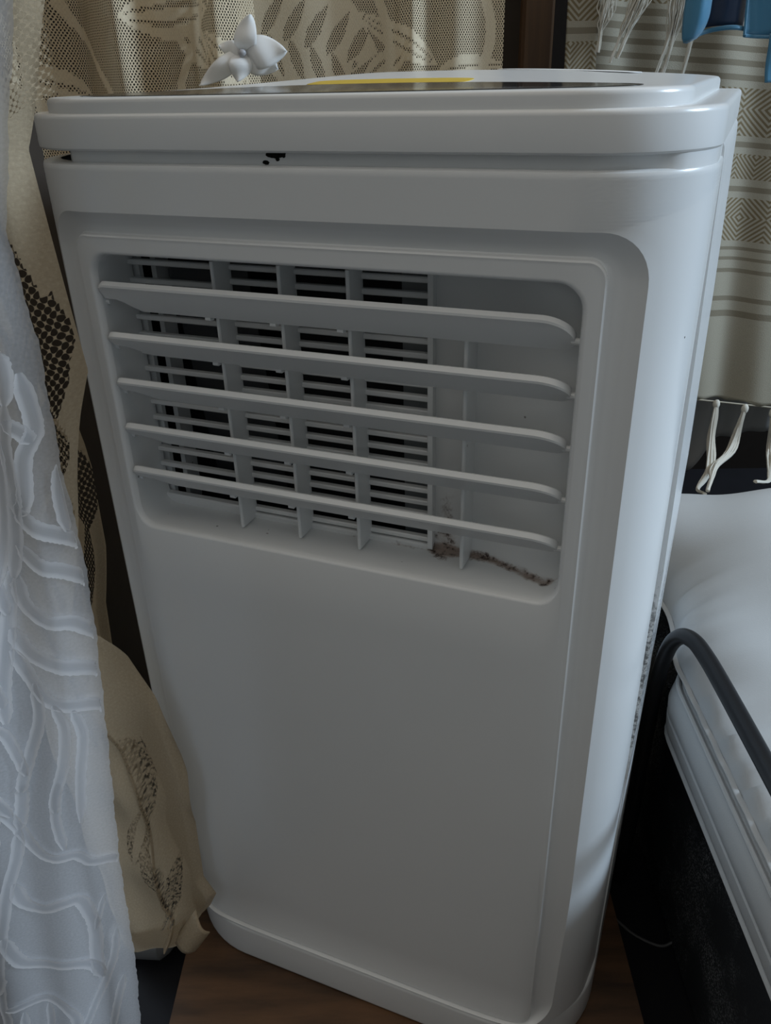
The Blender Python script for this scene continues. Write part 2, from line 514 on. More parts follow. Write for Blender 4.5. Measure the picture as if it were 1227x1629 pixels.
# closed part of the back wall, coming forward to the right
def bw(u, v):
    x = lerp(0.0565, 0.1375, u)
    y = 0.0365 - 0.0135 * sstep(0.083, 0.134, x)
    return (x, y, lerp(0.4405, 0.6105, v))
MB().grid(bw, 30, 24).build('outlet_back_wall', M['liner'], ac)
MB().box(0.0545, 0.0575, 0.031, 0.046, 0.4425, 0.6085, 0.0008).build('grille_frame', M['liner'], ac)
# grille slats, bay by bay
def bay(x0, x1, pitch, z_first, n):
    sl = MB().box(x0, x1, 0.0345, 0.0392, -0.0016, 0.0016, 0.0007).build('slat', M['plastic'], ac)
    sl.location = (0, 0, z_first)
    for k in range(1, n): copy_under(sl, ac, (0, 0, z_first + k * pitch))
bay(-0.1385, -0.0690, 0.0111, 0.4580, 14)
bay(-0.0690, -0.0270, 0.0082, 0.4470, 20)
bay(-0.0270, 0.0135, 0.0082, 0.4470, 20)
bay(0.0135, 0.0550, 0.0082, 0.4470, 20)
# sill under the slats
MB().box(-0.1385, -0.0690, 0.0335, 0.0400, 0.4400, 0.4475, 0.001).build('sill', M['liner'], ac)
MB().box(-0.1400, -0.1345, 0.0405, 0.0440, 0.4400, 0.6120, 0.001).build('duct_edge', M['liner'], ac)
MB().box(-0.0690, 0.0560, 0.0330, 0.0400, 0.4400, 0.4445, 0.001).build('sill', M['liner'], ac)
# what shows behind the slats
MB().box(-0.1305, -0.1270, 0.047, 0.060, 0.435, 0.615, 0.001).build('duct_post', M['liner'], ac)
MB().box(0.0340, 0.0600, 0.047, 0.052, 0.435, 0.615, 0.001).build('duct_plate', M['grey_inside'], ac)
MB().grid(lambda u, v: (lerp(-0.122, -0.066, u), 0.052 + 0.026 * (1 - v), lerp(0.434, 0.60, v)), 6, 6).build('duct_scroll', plain('dark_grey_duct', (0.05, 0.052, 0.055), 0.5), ac)
inn = MB().rings([[(x, y, z) for x, z in ((-0.142, 0.432), (0.062, 0.432), (0.062, 0.618), (-0.142, 0.618))] for y in (0.0415, 0.0815)], False, True)
inn.build('duct', M['dark_inside'], ac, False)
# upright vanes behind the louvres
for x, z1 in ((-0.0680, 0.6090), (-0.0262, 0.6090), (0.0145, 0.6090), (0.0795, 0.5780)):
    y1 = 0.0365
    MB().rings([[(xx, y, z) for xx, y in ((x - 0.0011, y1), (x - 0.0011, 0.0192), (x - 0.0005, 0.0185), (x + 0.0005, 0.0185), (x + 0.0011, 0.0192), (x + 0.0011, y1))] for z in (0.4415, z1)], True, True).build('vane', M['liner'], ac)
# louvres
LY0, LZD, LYD, TH = 0.0030, 0.0165, 0.0115, 0.0046
cd = Vector((0, LYD, -LZD))
def louvre_mesh(cd):
    ch = cd.length; cdn = cd.normalized(); ln = Vector((0, -cd.z, cd.y)).normalized()
    xs = [-0.1368, -0.1360, -0.1345, -0.1320, -0.129, -0.125, -0.120] + [lerp(-0.115, 0.118, i / 10) for i in range(11)] + [0.1205, 0.1230, 0.1255, 0.1280, 0.1300, 0.1318, 0.1333, 0.1345, 0.1352]
    rs = []
    for x in xs:
        t0 = 0.0; t1 = 1.0
        if x > 0.119: q = (x - 0.119) / (0.1354 - 0.119); t0 = 0.66 * (1 - math.sqrt(max(0, 1 - q * q)))
        if x < -0.133: q = (-0.133 - x) / 0.0039; t0 = 0.16 * (1 - math.sqrt(max(0, 1 - q * q)))
        if x < -0.112: t1 = 1 - 0.45 * sstep(-0.114, -0.130, x) if False else 1 - 0.45 * (1 - sstep(-0.130, -0.114, x))
        if x > 0.130: t1 = 1 - 0.15 * sstep(0.130, 0.1354, x)
        a = Vector((x, LY0, 0)) + cd * t0; b = Vector((x, LY0, 0)) + cd * t1
        w = min(0.0010, (t1 - t0) * ch * 0.2)
        sec = [a + cdn * w, b - cdn * w * 0.4, b + ln * TH * 0.25, b + ln * TH * 0.55 - cdn * w, a + cdn * w + ln * TH, a + ln * (TH - 0.0008), a + ln * 0.0008]
        rs.append(sec)
    return MB().rings(rs, True, True)
def louvre(z, cd):
    lv = louvre_mesh(cd).build('louver', M['plastic'], ac); lv.location = (0, 0, z)
    ln = Vector((0, -cd.z, cd.y)).normalized()
    for xa, xb in ((-0.1395, -0.1355), (0.1335, 0.1393)):
        c = Vector((0, LY0, 0)) + cd * 0.70 + ln * 0.0012
        MB().tube([(xa, c.y, c.z), (xb, c.y, c.z)], 0.0018, 10).build('pivot_pin', M['plastic'], lv)
    for xv in (-0.0680, -0.0262, 0.0145):
        b = Vector((0, LY0, 0)) + cd * 0.95
        MB().box(xv - 0.0052, xv - 0.0016, b.y + 0.0005, b.y + 0.0045, b.z - 0.0026, b.z + 0.001, 0.0006).build('vane_clip', M['plastic'], lv)
    return lv
louvre(0.5950, cd)                                   # the top blade is turned further down
first = louvre(0.5650, Vector((0, 0.0135, -0.0132)))
for z in (0.5368, 0.5075, 0.4780):
    c = copy_under(first, ac, (0, 0, z))
    for q in [o for o in bpy.data.objects if o.parent == first]: copy_under(q, c)
# slot below the top cover: its floor recedes, and it closes at the right corner
def slot(u, v):
    s = lerp(-SE, SE, u)
    n = 0.0060
    if s < -0.125: n = lerp(0.0060, 0.026, sstep(-0.14, -0.16, s) if False else 1 - sstep(-0.165, -0.14, s))
    if s > 0.160: n = lerp(0.0060, 0.0012, sstep(0.162, 0.180, s))
    x, y, nx, ny = prof(s)
    return (x - nx * n, y - ny * n, lerp(0.6560, 0.6700, v))
MB().grid(slot, 120, 2).build('slot_floor', M['plastic'], ac)
rnd = random.Random(3)
for cx, cz, rx, rz in ((-0.0145, 0.6650, 0.0052, 0.0020), (-0.0200, 0.6610, 0.0018, 0.0010), (-0.0135, 0.6625, 0.0011, 0.0009), (-0.0100, 0.6640, 0.0010, 0.0008), (-0.0170, 0.6638, 0.0007, 0.0006)):
    MB().blob((cx, 0.0060, cz), rx, 0.0006, rz, 14, 8, 0.16, rnd).build('mould_spot', M['mould'], ac)

# closed plan outlines for cover, rear shell and base
def plan(hw, y0, y1, rf, rb, n=14):
    pts = []
    for cx, cy, r, a0 in ((hw - rf, y0 + rf, rf, -90), (hw - rb, y1 - rb, rb, 0), (-hw + rb, y1 - rb, rb, 90), (-hw + rf, y0 + rf, rf, 180)):
        for i in range(n + 1):
            a = math.radians(a0 + 90 * i / n); pts.append((cx + r * math.cos(a), cy + r * math.sin(a)))
    # extra points along the front
    f0, f1 = pts[-1], pts[0]
    pts += [(lerp(f0[0], f1[0], i / 16), f0[1]) for i in range(1, 16)]
    return pts
def pl(hw, y0, y1, rf, rb, ins, z):
    return [(x, y, z) for x, y in plan(hw - ins, y0 + ins, y1 - ins, max(rf - ins, 0.004), max(rb - ins, 0.004))]
base = MB().rings([pl(0.186, 0.0, DEP, 0.078, 0.03, i, z) for z, i in ((0.0005, 0.004), (0.0010, 0.0015), (0.0028, 0.0003), (0.005, 0.0), (0.0370, 0.0), (0.0398, 0.0004), (0.0412, 0.0016), (0.0418, 0.0032), (0.0420, 0.012))], True, True)
base.build('base_skirt', M['plastic'], ac)
cv = [pl(HW, 0.0, DEP, RF, 0.018, i, z) for z, i in ((0.6656, 0.012), (0.6656, 0.0022), (0.6659, 0.0009), (0.6668, 0.0001), (0.6680, 0.0), (0.6806, 0.0), (0.6819, 0.0003), (0.6828, 0.0011), (0.6832, 0.0022), (0.6833, 0.006))]
MB().rings(cv, False, True).build('top_cover', M['plastic'], ac)
def dome(x, y):
    return 0.0080 * max(0, 1 - (x / 0.172) ** 2) * sstep(0.02, 0.17, y)
def lipring(ins, z, k=1.0):
    return [(x, y, z + dome(x, y) * k) for x, y in plan(0.1715 - ins, 0.0026 + ins, DEP - 0.002 - ins, 0.046 - ins, 0.012 - ins * 0.5)]
rs = [lipring(0, 0.6830, 0), lipring(0, 0.6880, 1), lipring(0.0004, 0.6894), lipring(0.0014, 0.6903), lipring(0.0030, 0.6906)]
last = lipring(0.0030, 0.6906)
for k in range(1, 14):
    t = 1 - k / 14
    rs.append([(x * t, (y - 0.15) * t + 0.15, 0.6906 + dome(x * t, (y - 0.15) * t + 0.15)) for x, y, z in last])
MB().rings(rs, False, True).build('top_plate', M['plastic'], ac)
def disc(name, mat, cx, cy, rx, ry, h, sq=2.0):
    def pt(r, a):
        c, s = math.cos(a), math.sin(a)
        return cx + rx * r * math.copysign(abs(c) ** (2 / sq), c), cy + ry * r * math.copysign(abs(s) ** (2 / sq), s)
    rr = []
    for r, hh in ((1.0, 0.0), (1.0, h * 0.7), (0.992, h)) + tuple((k / 10, h) for k in (9, 8, 7, 6, 5, 4, 3, 2, 1)):
        rr.append([(x, y, 0.6906 + dome(x, y) + hh) for x, y in [pt(r, 2 * math.pi * i / 64) for i in range(64)]])
    return MB().rings(rr, False, True).build(name, mat, ac)
disc('control_panel', M['panel_black'], 0.0, 0.041, 0.150, 0.034, 0.0004, 2.6)
disc('yellow_label', M['yellow'], 0.012, 0.088, 0.046, 0.011, 0.0003, 6.0)
disc('white_label', M['paper'], 0.080, 0.235, 0.045, 0.020, 0.0003, 6.0)
# rear shell, standing a little proud of the front shell on the sides
rear = []
for z, i in ((0.042, 0.004), (0.0425, 0.0008), (0.046, 0.0), (0.20, -0.0012), (0.42, -0.0035), (0.55, -0.0022), (0.655, -0.0004), (0.6630, 0.0), (0.6655, 0.0012), (0.6660, 0.006)):
    hw = 0.1868 - i
    rear.append([(x, y, z) for x, y in ((-hw + 0.0010, 0.085), (-hw, 0.13), (-hw, 0.22), (-hw, DEP - 0.022), (-hw + 0.006, DEP - 0.006), (-hw + 0.022, DEP), (hw - 0.022, DEP), (hw - 0.006, DEP - 0.006), (hw, DEP - 0.022), (hw, 0.22), (hw, 0.13), (hw - 0.0010, 0.085), (hw - 0.005, 0.0835), (hw - 0.012, 0.0835))])
    rear[-1] += [(-hw + 0.012, 0.0835, z), (-hw + 0.005, 0.0835, z)]
MB().rings(rear, True, True).build('rear_shell', M['rear'], ac)

# ================================================================== bed beside the air conditioner
bb = empty('bed'); room(bb)
tag(bb, 'low bed with dusty black fabric base and bent black tube side rail', 'bed')
def bbx(e0, e1, d0, d1, z0, z1, r):
    def ring(ins, z):
        out = []
        for ce, cdd, a0 in ((e1 - r, d0 + r, -90), (e1 - r, d1 - r, 0), (e0 + r, d1 - r, 90), (e0 + r, d0 + r, 180)):
            for i in range(6):
                a = math.radians(a0 + 18 * i); out.append((ce + (r - ins) * math.cos(a), cdd + (r - ins) * math.sin(a), z))
        return out
    return [ring(0.004, z0), ring(0, z0 + 0.004), ring(0, z1 - 0.006), ring(0.002, z1 - 0.002), ring(0.006, z1)]
MB().rings(bbx(0.292, 1.20, -0.62, 0.385, FZ + 0.0005, 0.186, 0.012), True, True).build('base_body', M['black_fabric'], bb)
st = spline([(0.2455, 0.096, -0.0282), (0.258, 0.080, -0.0282), (0.272, 0.070, -0.0282), (0.284, 0.066, -0.0282), (0.2935, 0.066, -0.022)], 30)
MB().tube(st, 0.0014, 6).build('strap', plain('grey_strap', (0.09, 0.09, 0.09), 0.7), bb)

mt = empty('mattress'); room(mt)
tag(mt, 'white mattress with piped side on the black bed base', 'mattress')
def mring(z, off):
    e0, e1, d0, d1, r = 0.272 - off, 1.2, -0.62, 0.150 + off, 0.045
    out = []
    for ce, cdd, a0 in ((e1 - r, d0 + r, -90), (e1 - r, d1 - r, 0), (e0 + r, d1 - r, 90), (e0 + r, d0 + r, 180)):
        for i in range(9):
            a = math.radians(a0 + 90 * i / 8); out.append((ce + r * math.cos(a), cdd + r * math.sin(a), z))
    f0 = out[2 * 9 + 8]; f1 = out[3 * 9]
    return out[:27] + [tuple(lerp(f0[k], f1[k], i / 20) for k in range(3)) for i in range(1, 20)] + out[27:]
mr = [mring(z, o) for z, o in ((0.1865, -0.012), (0.1875, -0.004), (0.191, 0.0), (0.200, 0.0025), (0.2105, 0.0030), (0.2125, 0.0015), (0.2145, 0.0030), (0.224, 0.0035), (0.236, 0.0015), (0.246, -0.004), (0.250, -0.014))]
MB().rings(mr, True, True).build('mattress_body', M['mattress'], mt)
for z, o in ((0.1905, 0.0008), (0.2440, -0.0008)):
    q = mring(z, o)
    MB().tube(q[18:18 + 9 + 19 + 9], 0.0022, 8).build('piping', M['mattress'], mt)

# duvet: a soft quilt that swells over the mattress, its edge gathered
rn = random.Random(11)
bumps = [(rn.uniform(0.3, 0.95), rn.uniform(-0.5, 0.4), rn.uniform(0.04, 0.10), rn.uniform(-0.006, 0.008)) for _ in range(26)]
def duvet(u, v):
    d = lerp(-0.60, 0.40, v)
    e0 = 0.2785 + 0.0135 * sstep(0.13, 0.20, d) - 0.045 * sstep(0.235, 0.31, d)
    w = 1.15 - e0
    e = e0 + w * u ** 1.5
    t = e - e0                                  # distance in from the edge
    td = 0.40 - d
    edge = 1 - math.exp(-t / 0.035)
    far = 1 - math.exp(-td / 0.030)
    # swelling at the head end where the quilt is bunched up
    swell = 0.052 * sstep(0.02, 0.24, d) * (1 - 0.35 * sstep(0.30, 0.40, d))
    z = 0.2522 + (0.022 + swell) * edge * far
    # gathers along the edge
    g = math.exp(-t / 0.022) * (1 - math.exp(-t / 0.004))
    z += g * 0.0060 * (1.5 + math.sin(d * 190 + 2 * math.sin(d * 37)) + 0.5 * math.sin(d * 410 + 1))
    for be, bd, br, bh in bumps:
        q = ((e - be) ** 2 + (d - bd) ** 2) / (br * br)
        if q < 6: z += bh * math.exp(-q) * edge * far
    z += 0.0030 * edge * math.sin(e * 46 + 9 * math.sin(d * 7)) * sstep(-0.2, 0.2, d)
    return (e, d, z)
dv = empty('duvet'); room(dv)
tag(dv, 'puffy white duvet lying on the mattress under the black rail', 'duvet')
o = MB().grid(duvet, 90, 150).build('quilt', M['bedding'], dv, True, None)
def dhem(u, v):
    # rolled hem hanging from the quilt edge down to the mattress
    d = lerp(-0.60, 0.40, u)
    q = duvet(0.0, u)
    a = math.pi * v
    wv = 0.0003 * math.sin(d * 190)
    return (q[0] - 0.004 * math.sin(a) + wv, d, lerp(q[2] + 0.0005, 0.2505, v))
MB().grid(dhem, 150, 6).build('hem', M['bedding'], dv, True, None)

path = [(0.2620, 0.1400, -0.028), (0.2635, 0.1400, 0.08), (0.2645, 0.1400, 0.18), (0.2660, 0.1395, 0.232), (0.2690, 0.1350, 0.268), (0.2720, 0.1230, 0.288), (0.2745, 0.1060, 0.2975), (0.2762, 0.0850, 0.3005), (0.2775, 0.04, 0.3010), (0.2785, -0.10, 0.3010), (0.2785, -0.30, 0.3010), (0.2785, -0.55, 0.3010)]
MB().tube(spline(path, 90), 0.0066, 16).build('rail', M['black_metal'], bb)
MB().tube([(0.2785, -0.55, 0.3010), (0.2785, -0.556, 0.300), (0.2785, -0.56, 0.29), (0.272, -0.56, 0.15), (0.270, -0.56, -0.0295)], 0.0066, 16).build('rail_leg', M['black_metal'], bb)

# ================================================================== striped towel hanging behind
def towel_colour(nt, u, v, solid, uv):
    """v = height above the hem in metres"""
    def band(a, b): return v.gt(a) * v.lt(b)
    def bands(*q):
        r = None
        for a, b in q:
            t = band(a, b); r = t if r is None else r.max(t)
        return r
    def diamonds(w, v0, h):
        a = ((u + 0.02).mod(w) / w - 0.5).abs() * 2
        b = ((v - v0).mod(h) / h - 0.5).abs() * 2
        return (((a + b) * 4.5).mod(1.0)).gt(0.5)
    H = 0.0
    stripes = bands((0.113, 0.121), (0.133, 0.139), (0.168, 0.173), (0.183, 0.187), (0.195, 0.199), (0.262, 0.268), (0.310, 0.316), (0.378, 0.384), (0.392, 0.398), (0.406, 0.412), (0.420, 0.427), (0.434, 0.441))
    d1 = diamonds(0.062, 0.206, 0.054) * band(0.206, 0.255)
    d2 = diamonds(0.050, 0.276, 0.050) * band(0.276, 0.303)
    d3 = diamonds(0.066, 0.322, 0.056) * band(0.322, 0.371)
    d4 = diamonds(0.062, 0.446, 0.056) * band(0.446, 0.60)
    f = stripes.max(d1).max(d2).max(d3).max(d4)
    weave = noise(nt, uv, 800.0, 2.0)
    base = mixc(nt, weave, (0.31, 0.28, 0.215), (0.42, 0.385, 0.305))
    c = mixc(nt, d1.max(d2).max(d3).max(d4) * 0.9, base, (0.17, 0.125, 0.065))
    return mixc(nt, stripes * 0.85, c, (0.20, 0.17, 0.12))
M['towel'] = cloth_shader('striped_towel', towel_colour, lambda nt, u, v, s, uv: None, 0.12,
                          bump_fn=lambda nt, u, v, s, uv: noise(nt, uv, 900.0, 2.0))
tw = empty('striped_towel'); room(tw)
tag(tw, 'cream towel with brown stripes, diamond pattern and knotted tassels hanging behind the bed', 'towel')
def tz(e): return 0.302 - 0.13 * (e - 0.455)           # hem line sinks to the right
def main_towel(u, v):
    e = lerp(0.262, 0.80, u)
    z0 = tz(e) + 0.004 * abs(math.sin((e - 0.4665 + 0.0195) / 0.039 * math.pi)) if v < 0.001 else tz(e)
    z = lerp(z0, 1.02 - 0.05 * (e - 0.455), v)
    d = 0.62 + 0.006 * math.sin(e * 40 + 1.2) * (1 - 0.4 * v) + 0.004 * math.sin(e * 90 + z * 8)
    return (e, d, z)
o = cloth('towel_cloth', M['towel'], main_towel, 120, 100, tw, None, (0.538, 0.72)); solidify(o, 0.0022)
def strip_towel(u, v):
    e = lerp(0.2285, 0.2625, u) + 0.003 * math.sin(v * 5)
    z = lerp(0.42, 1.03, v)
    d = 0.598 + 0.006 * math.sin(u * 2.6)
    return (e, d, z)
o = cloth('folded_edge', M['towel'], strip_towel, 10, 70, tw, None, (0.036, 0.61)); solidify(o, 0.0022)
o.location.z = 0.0
hem = MB().tube([(e, 0.6165, tz(e) + 0.001) for e in [lerp(0.262, 0.80, i / 60) for i in range(61)]], 0.0011, 6)
hem.build('towel_hem', M['hem'], tw)
rt = random.Random(5)
def tassel(pts, n=8, spread=0.004, rad=0.0011, knot=True):
    sp = spline(pts, 24)
    t = MB()
    for k in range(n):
        ph = rt.uniform(0, 6.28); am = rt.uniform(0.2, 1.0) * spread; fr = rt.uniform(1.5, 3.5); ph2 = rt.uniform(0, 6.28)
        q = []
        for i, c in enumerate(sp):
            s = i / 23
            w = am * math.sin(min(1.0, s * 1.3 + 0.08) * math.pi * 0.9 + 0.1) * (0.75 + 0.25 * math.sin(fr * s * 6 + ph2))
            q.append(Vector(c) + Vector((math.cos(ph) * w, math.sin(ph) * w, 0.25 * math.sin(ph * 2) * w)))
        t.tube(q, rad, 5)
    o = t.build('tassel', M['tassel'], tw)
    if knot:
        MB().blob(sp[0], 0.0048, 0.0045, 0.0068, 12, 8, 0.06, rt).build('knot', M['tassel'], o)
tassel([(0.466, 0.612, 0.299), (0.461, 0.595, 0.255), (0.444, 0.545, 0.2335), (0.412, 0.490, 0.236), (0.395, 0.425, 0.262)], 13, 0.0085, 0.0016)
tassel([(0.505, 0.612, 0.292), (0.493, 0.600, 0.244), (0.450, 0.540, 0.242), (0.418, 0.470, 0.256), (0.398, 0.425, 0.266)], 12, 0.0070, 0.0016)
tassel([(0.543, 0.612, 0.285), (0.545, 0.600, 0.240), (0.515, 0.530, 0.246), (0.492, 0.480, 0.250), (0.455, 0.435, 0.272)], 13, 0.0080, 0.0016)
for k in range(1, 5):
    e = 0.543 + 0.039 * k
    tassel([(e, 0.612, tz(e) + 0.001), (e + 0.004, 0.60, tz(e) - 0.05), (e - 0.02, 0.53, 0.247), (e - 0.05, 0.45, 0.262)], 7, 0.006)
for a in ([(0.318, 0.590, 0.80), (0.298, 0.586, 0.759), (0.286, 0.584, 0.730), (0.276, 0.583, 0.702)],
          [(0.312, 0.588, 0.81), (0.305, 0.584, 0.765), (0.294, 0.583, 0.735), (0.283, 0.582, 0.706)],
          [(0.345, 0.588, 0.80), (0.338, 0.584, 0.757), (0.336, 0.582, 0.728), (0.326, 0.581, 0.690)],
          [(0.352, 0.588, 0.80), (0.346, 0.584, 0.757), (0.341, 0.582, 0.728), (0.333, 0.581, 0.690)],
          [(0.366, 0.588, 0.80), (0.362, 0.584, 0.757), (0.360, 0.582, 0.728), (0.354, 0.581, 0.688)],
          [(0.275, 0.588, 0.80), (0.268, 0.586, 0.757), (0.264, 0.585, 0.735), (0.262, 0.584, 0.712)]):
    tassel(a, 34, 0.0105, 0.00055, False)

# grey pleated cloth below the towel
gc = empty('grey_cloth'); room(gc)
tag(gc, 'grey pleated cloth hanging behind the towel tassels', 'cloth')
def greyc(u, v):
    e = lerp(0.42, 0.60, u)
    return (e, 0.70 + 0.010 * math.sin(e * 150) * (0.5 + 0.5 * v) - 0.02 * v, lerp(0.205 + 0.16 * (e - 0.46) - 0.05 * math.exp(-((e - 0.475) / 0.02) ** 2), 0.46, v))
o = cloth('pleats', M['grey_cloth'], greyc, 80, 20, gc); solidify(o, 0.0015)

# ================================================================== blue garment
bl = empty('blue_garment'); room(bl)
tag(bl, 'shiny blue satin garment with navy lining hanging in front of the striped towel', 'garment')
def sheet(name, mat, outline_fn, nu, nv, th=0.0012):
    o = MB().grid(outline_fn, nu, nv).build(name, mat, bl, True, None); return solidify(o, th)
def cup(u, v):
    z = lerp(0.7165, 0.84, v)
    w = math.sqrt(max(0.0, 1 - (1 - min(1, v / 0.22)) ** 2)) if v < 0.22 else 1.0
    e = lerp(0.3215 + 0.004 * (1 - w), 0.3275 + 0.0185 * w, u)
    return (e, 0.490 - 0.010 * math.sin(u * math.pi) * w + 0.006 * (1 - v), z)
sheet('cup', M['blue'], cup, 16, 30)
MB().tube([cup(1.0, i / 30) for i in range(31)], 0.0009, 6).build('cup_binding', M['blue'], bl)
def lining(u, v):
    e = lerp(0.338, 0.386, u); z = lerp(0.7265 + 0.004 * math.sin(u * 3), 0.84, v)
    return (e, 0.512 + 0.008 * math.sin(u * 6.5), z)
sheet('lining', M['navy'], lining, 24, 16)
MB().tube([(lerp(0.338, 0.388, t), 0.506 + 0.006 * math.sin(t * 6.5), 0.7262 + 0.004 * math.sin(t * 3) - 0.004 * (1 - t)) for t in [i / 20 for i in range(21)]], 0.0022, 8).build('lining_edge', M['blue'], bl)
def panelb(u, v):
    z = lerp(0.7215 - 0.004 * u, 0.84, v)
    e = lerp(0.3835 - 0.006 * v, 0.440, u)
    return (e, 0.498 + 0.006 * math.sin(u * 7 + v * 2) - 0.004 * v, z)
sheet('side_panel', M['blue'], panelb, 20, 20)
MB().tube([panelb(i / 20, 0.0) for i in range(21)], 0.0018, 8).build('panel_edge', M['blue'], bl)
MB().tube([panelb(0.0, i / 20) for i in range(21)], 0.0014, 8).build('panel_seam', M['blue'], bl)
def strap(u, v): return (lerp(0.4065, 0.4200, u) + 0.004 * (1 - v), 0.497 + 0.002 * math.sin(v * 5), lerp(0.6805, 0.7225, v))
sheet('strap', M['blue'], strap, 4, 16, 0.0016)

# ================================================================== curtains
def leaf(U, V, cu, cv, ang, L, Wd):
    """signed field of a leaf shape: below one inside"""
    c, s = math.cos(ang), math.sin(ang)
    a = (U - cu) * c + (V - cv) * s; b = -(U - cu) * s + (V - cv) * c
    t = np.clip(a / L, -1, 1)
    half = Wd * (1 - t * t) * (1 - 0.35 * t)
    return np.abs(b) / np.maximum(half, 1e-5) + np.where(np.abs(a) > L, 9, 0)
def motif(seed, su, sv, n, L=(0.03, 0.07)):
    def fn(U, V):
        r = random.Random(seed)
        out = np.zeros_like(U)
        for k in range(n):
            f = leaf(U, V, r.uniform(0, su), r.uniform(0, sv), r.uniform(0, 3.14), r.uniform(*L), r.uniform(0.010, 0.020))
            ring = ((f < 1.0) & (f > 0.45)).astype(float)
            core = (f < 0.22).astype(float)
            out = np.where(f < 1.0, np.maximum(ring, core), out)
        # winding cords
        for k in range(3):
            ph = r.uniform(0, 6); fr = r.uniform(18, 30); am = r.uniform(0.02, 0.05); c0 = su * (k + 0.5) / 3
            out = np.maximum(out, (np.abs(U - c0 - am * np.sin(V * fr + ph)) < 0.0055).astype(float))
        return out
    return fn

def patches(seed, su, sv, n, extra=()):
    # closely woven cloth with windows of open net
    def fn(U, V):
        r = random.Random(seed)
        out = np.ones_like(U)
        for k in range(n):
            cv = sv * (k + r.uniform(0.2, 0.8)) / n
            f = leaf(U, V, su * (r.uniform(0.72, 0.98) if cv > 0.32 else r.uniform(0.45, 0.74)), cv, r.uniform(1.0, 2.1), r.uniform(0.02, 0.045), r.uniform(0.007, 0.015))
            out = np.where((f < 1.0) & ((f > 0.35) | (k % 3 > 0)), 0.0 if cv > 0.32 else 0.52, out)
        for q in extra:
            f = leaf(U, V, *q)
            out = np.where(f < 1.0, 0.0, out)
        return out
    return fn

# beige lace behind the machine, wide panel
la = empty('beige_lace_curtain'); room(la)
tag(la, 'flat beige lace curtain with large leaf motif behind the air conditioner', 'curtain')
def lace_right(u, v):
    e = lerp(-0.105, 0.1515, u); z = lerp(0.02, 1.10, v)
    d = 0.505 + 0.010 * math.sin(e * 26 + 0.6) + 0.004 * math.sin(e * 61)
    # one sharp standing fold
    d -= 0.030 * math.exp(-((e - 0.062) / 0.012) ** 2)
    d -= 0.012 * math.exp(-((e - 0.105) / 0.016) ** 2)
    return (e, d, z)
def motif_right(U, V):
    out = motif(21, 0.30, 1.1, 40)(U, V)
    c = (0.085, 0.715)      # big veined leaf above the machine
    f = leaf(U, V, c[0], c[1], -0.25, 0.075, 0.048)
    veins = np.zeros_like(U)
    for k in range(5):
        g = leaf(U, V, c[0] - 0.045 + 0.024 * k, c[1] + 0.016 - 0.006 * k, 0.9, 0.024, 0.0085)
        veins = np.maximum(veins, ((g < 0.75)).astype(float))
        g = leaf(U, V, c[0] - 0.045 + 0.024 * k, c[1] - 0.020 - 0.006 * k, -1.2, 0.022, 0.0075)
        veins = np.maximum(veins, ((g < 0.75)).astype(float))
    out = np.where(f < 1.15, 1.0, out)
    out = np.where((f < 1.0) & (veins > 0), 0.0, out)
    return out
cloth('lace_panel', M['lace_fine'], lace_right, 210, 500, la, motif_right, (0.30, 1.08))

lb = empty('beige_lace_curtain'); room(lb)
tag(lb, 'gathered beige lace curtain in soft folds carrying the white fabric flower', 'curtain')
def lace_mid(u, v):
    z = lerp(0.02, 1.10, v)
    e = lerp(-0.36, -0.0775, u)
    d = 0.415 + 0.030 * math.sin(u * 19 + 0.5 * math.sin(z * 5)) + 0.006 * math.sin(u * 47 + 1)
    d += 0.02 * (1 - sstep(0.0, 0.1, 1 - u))
    return (e, d, z)
cloth('lace_panel', M['lace_fine'], lace_mid, 230, 420, lb, motif(5, 0.40, 1.1, 70), (0.42, 1.08))

# beige lace hanging down the left side of the machine: a front fall and a deeper fold
EDGE = [(0.03, -0.134), (0.058, -0.133), (0.070, -0.124), (0.085, -0.117), (0.107, -0.125), (0.160, -0.1235), (0.229, -0.121), (0.274, -0.127), (0.298, -0.133), (0.327, -0.144), (0.371, -0.160), (0.392, -0.168), (0.445, -0.157), (0.484, -0.149), (0.529, -0.138), (0.552, -0.1315), (0.618, -0.1335), (0.669, -0.135), (0.70, -0.124), (0.74, -0.112), (0.80, -0.105), (1.10, -0.105)]
lc = empty('beige_lace_curtain'); room(lc)
tag(lc, 'beige lace curtain falling down beside the air conditioner to a turned-up hem corner', 'curtain')
LEFTB = [(0.05, -0.196), (0.20, -0.200), (0.35, -0.215), (0.50, -0.25), (1.1, -0.25)]
def lace_left(u, v):
    z = lerp(0.060, 1.05, v)
    er = interp(EDGE, z)
    e = lerp(interp(LEFTB, z), er, u)
    q = (e + 0.34)
    d = 0.022 + 0.013 * math.sin(q * 62 + 1.3 * math.sin(z * 6)) + 0.004 * math.sin(q * 150 + z * 12)
    d += 0.0035 * math.sin(z * 70 + q * 60) * sstep(0.45, 0.30, z) if False else 0.0030 * math.sin(z * 75 + q * 70) * (1 - sstep(0.30, 0.45, z))
    d -= 0.009 * math.exp(-((u - 0.62) / 0.03) ** 2) * (1 - sstep(0.25, 0.40, z))
    d -= 0.010 * sstep(0.16, 0.06, z) if False else 0.0
    # rolled edge turning back
    d = min(d, 0.034) + 0.006 * sstep(0.90, 1.0, u)
    return (e, d, z)
lcl = cloth('lace_panel', M['lace'], lace_left, 120, 560, lc, patches(9, 0.13, 0.99, 26, ((0.108, 0.545, 1.72, 0.075, 0.012), (0.112, 0.452, 1.57, 0.030, 0.013), (0.117, 0.405, 1.50, 0.022, 0.010), (0.097, 0.500, 1.9, 0.03, 0.006))), (0.13, 0.99))
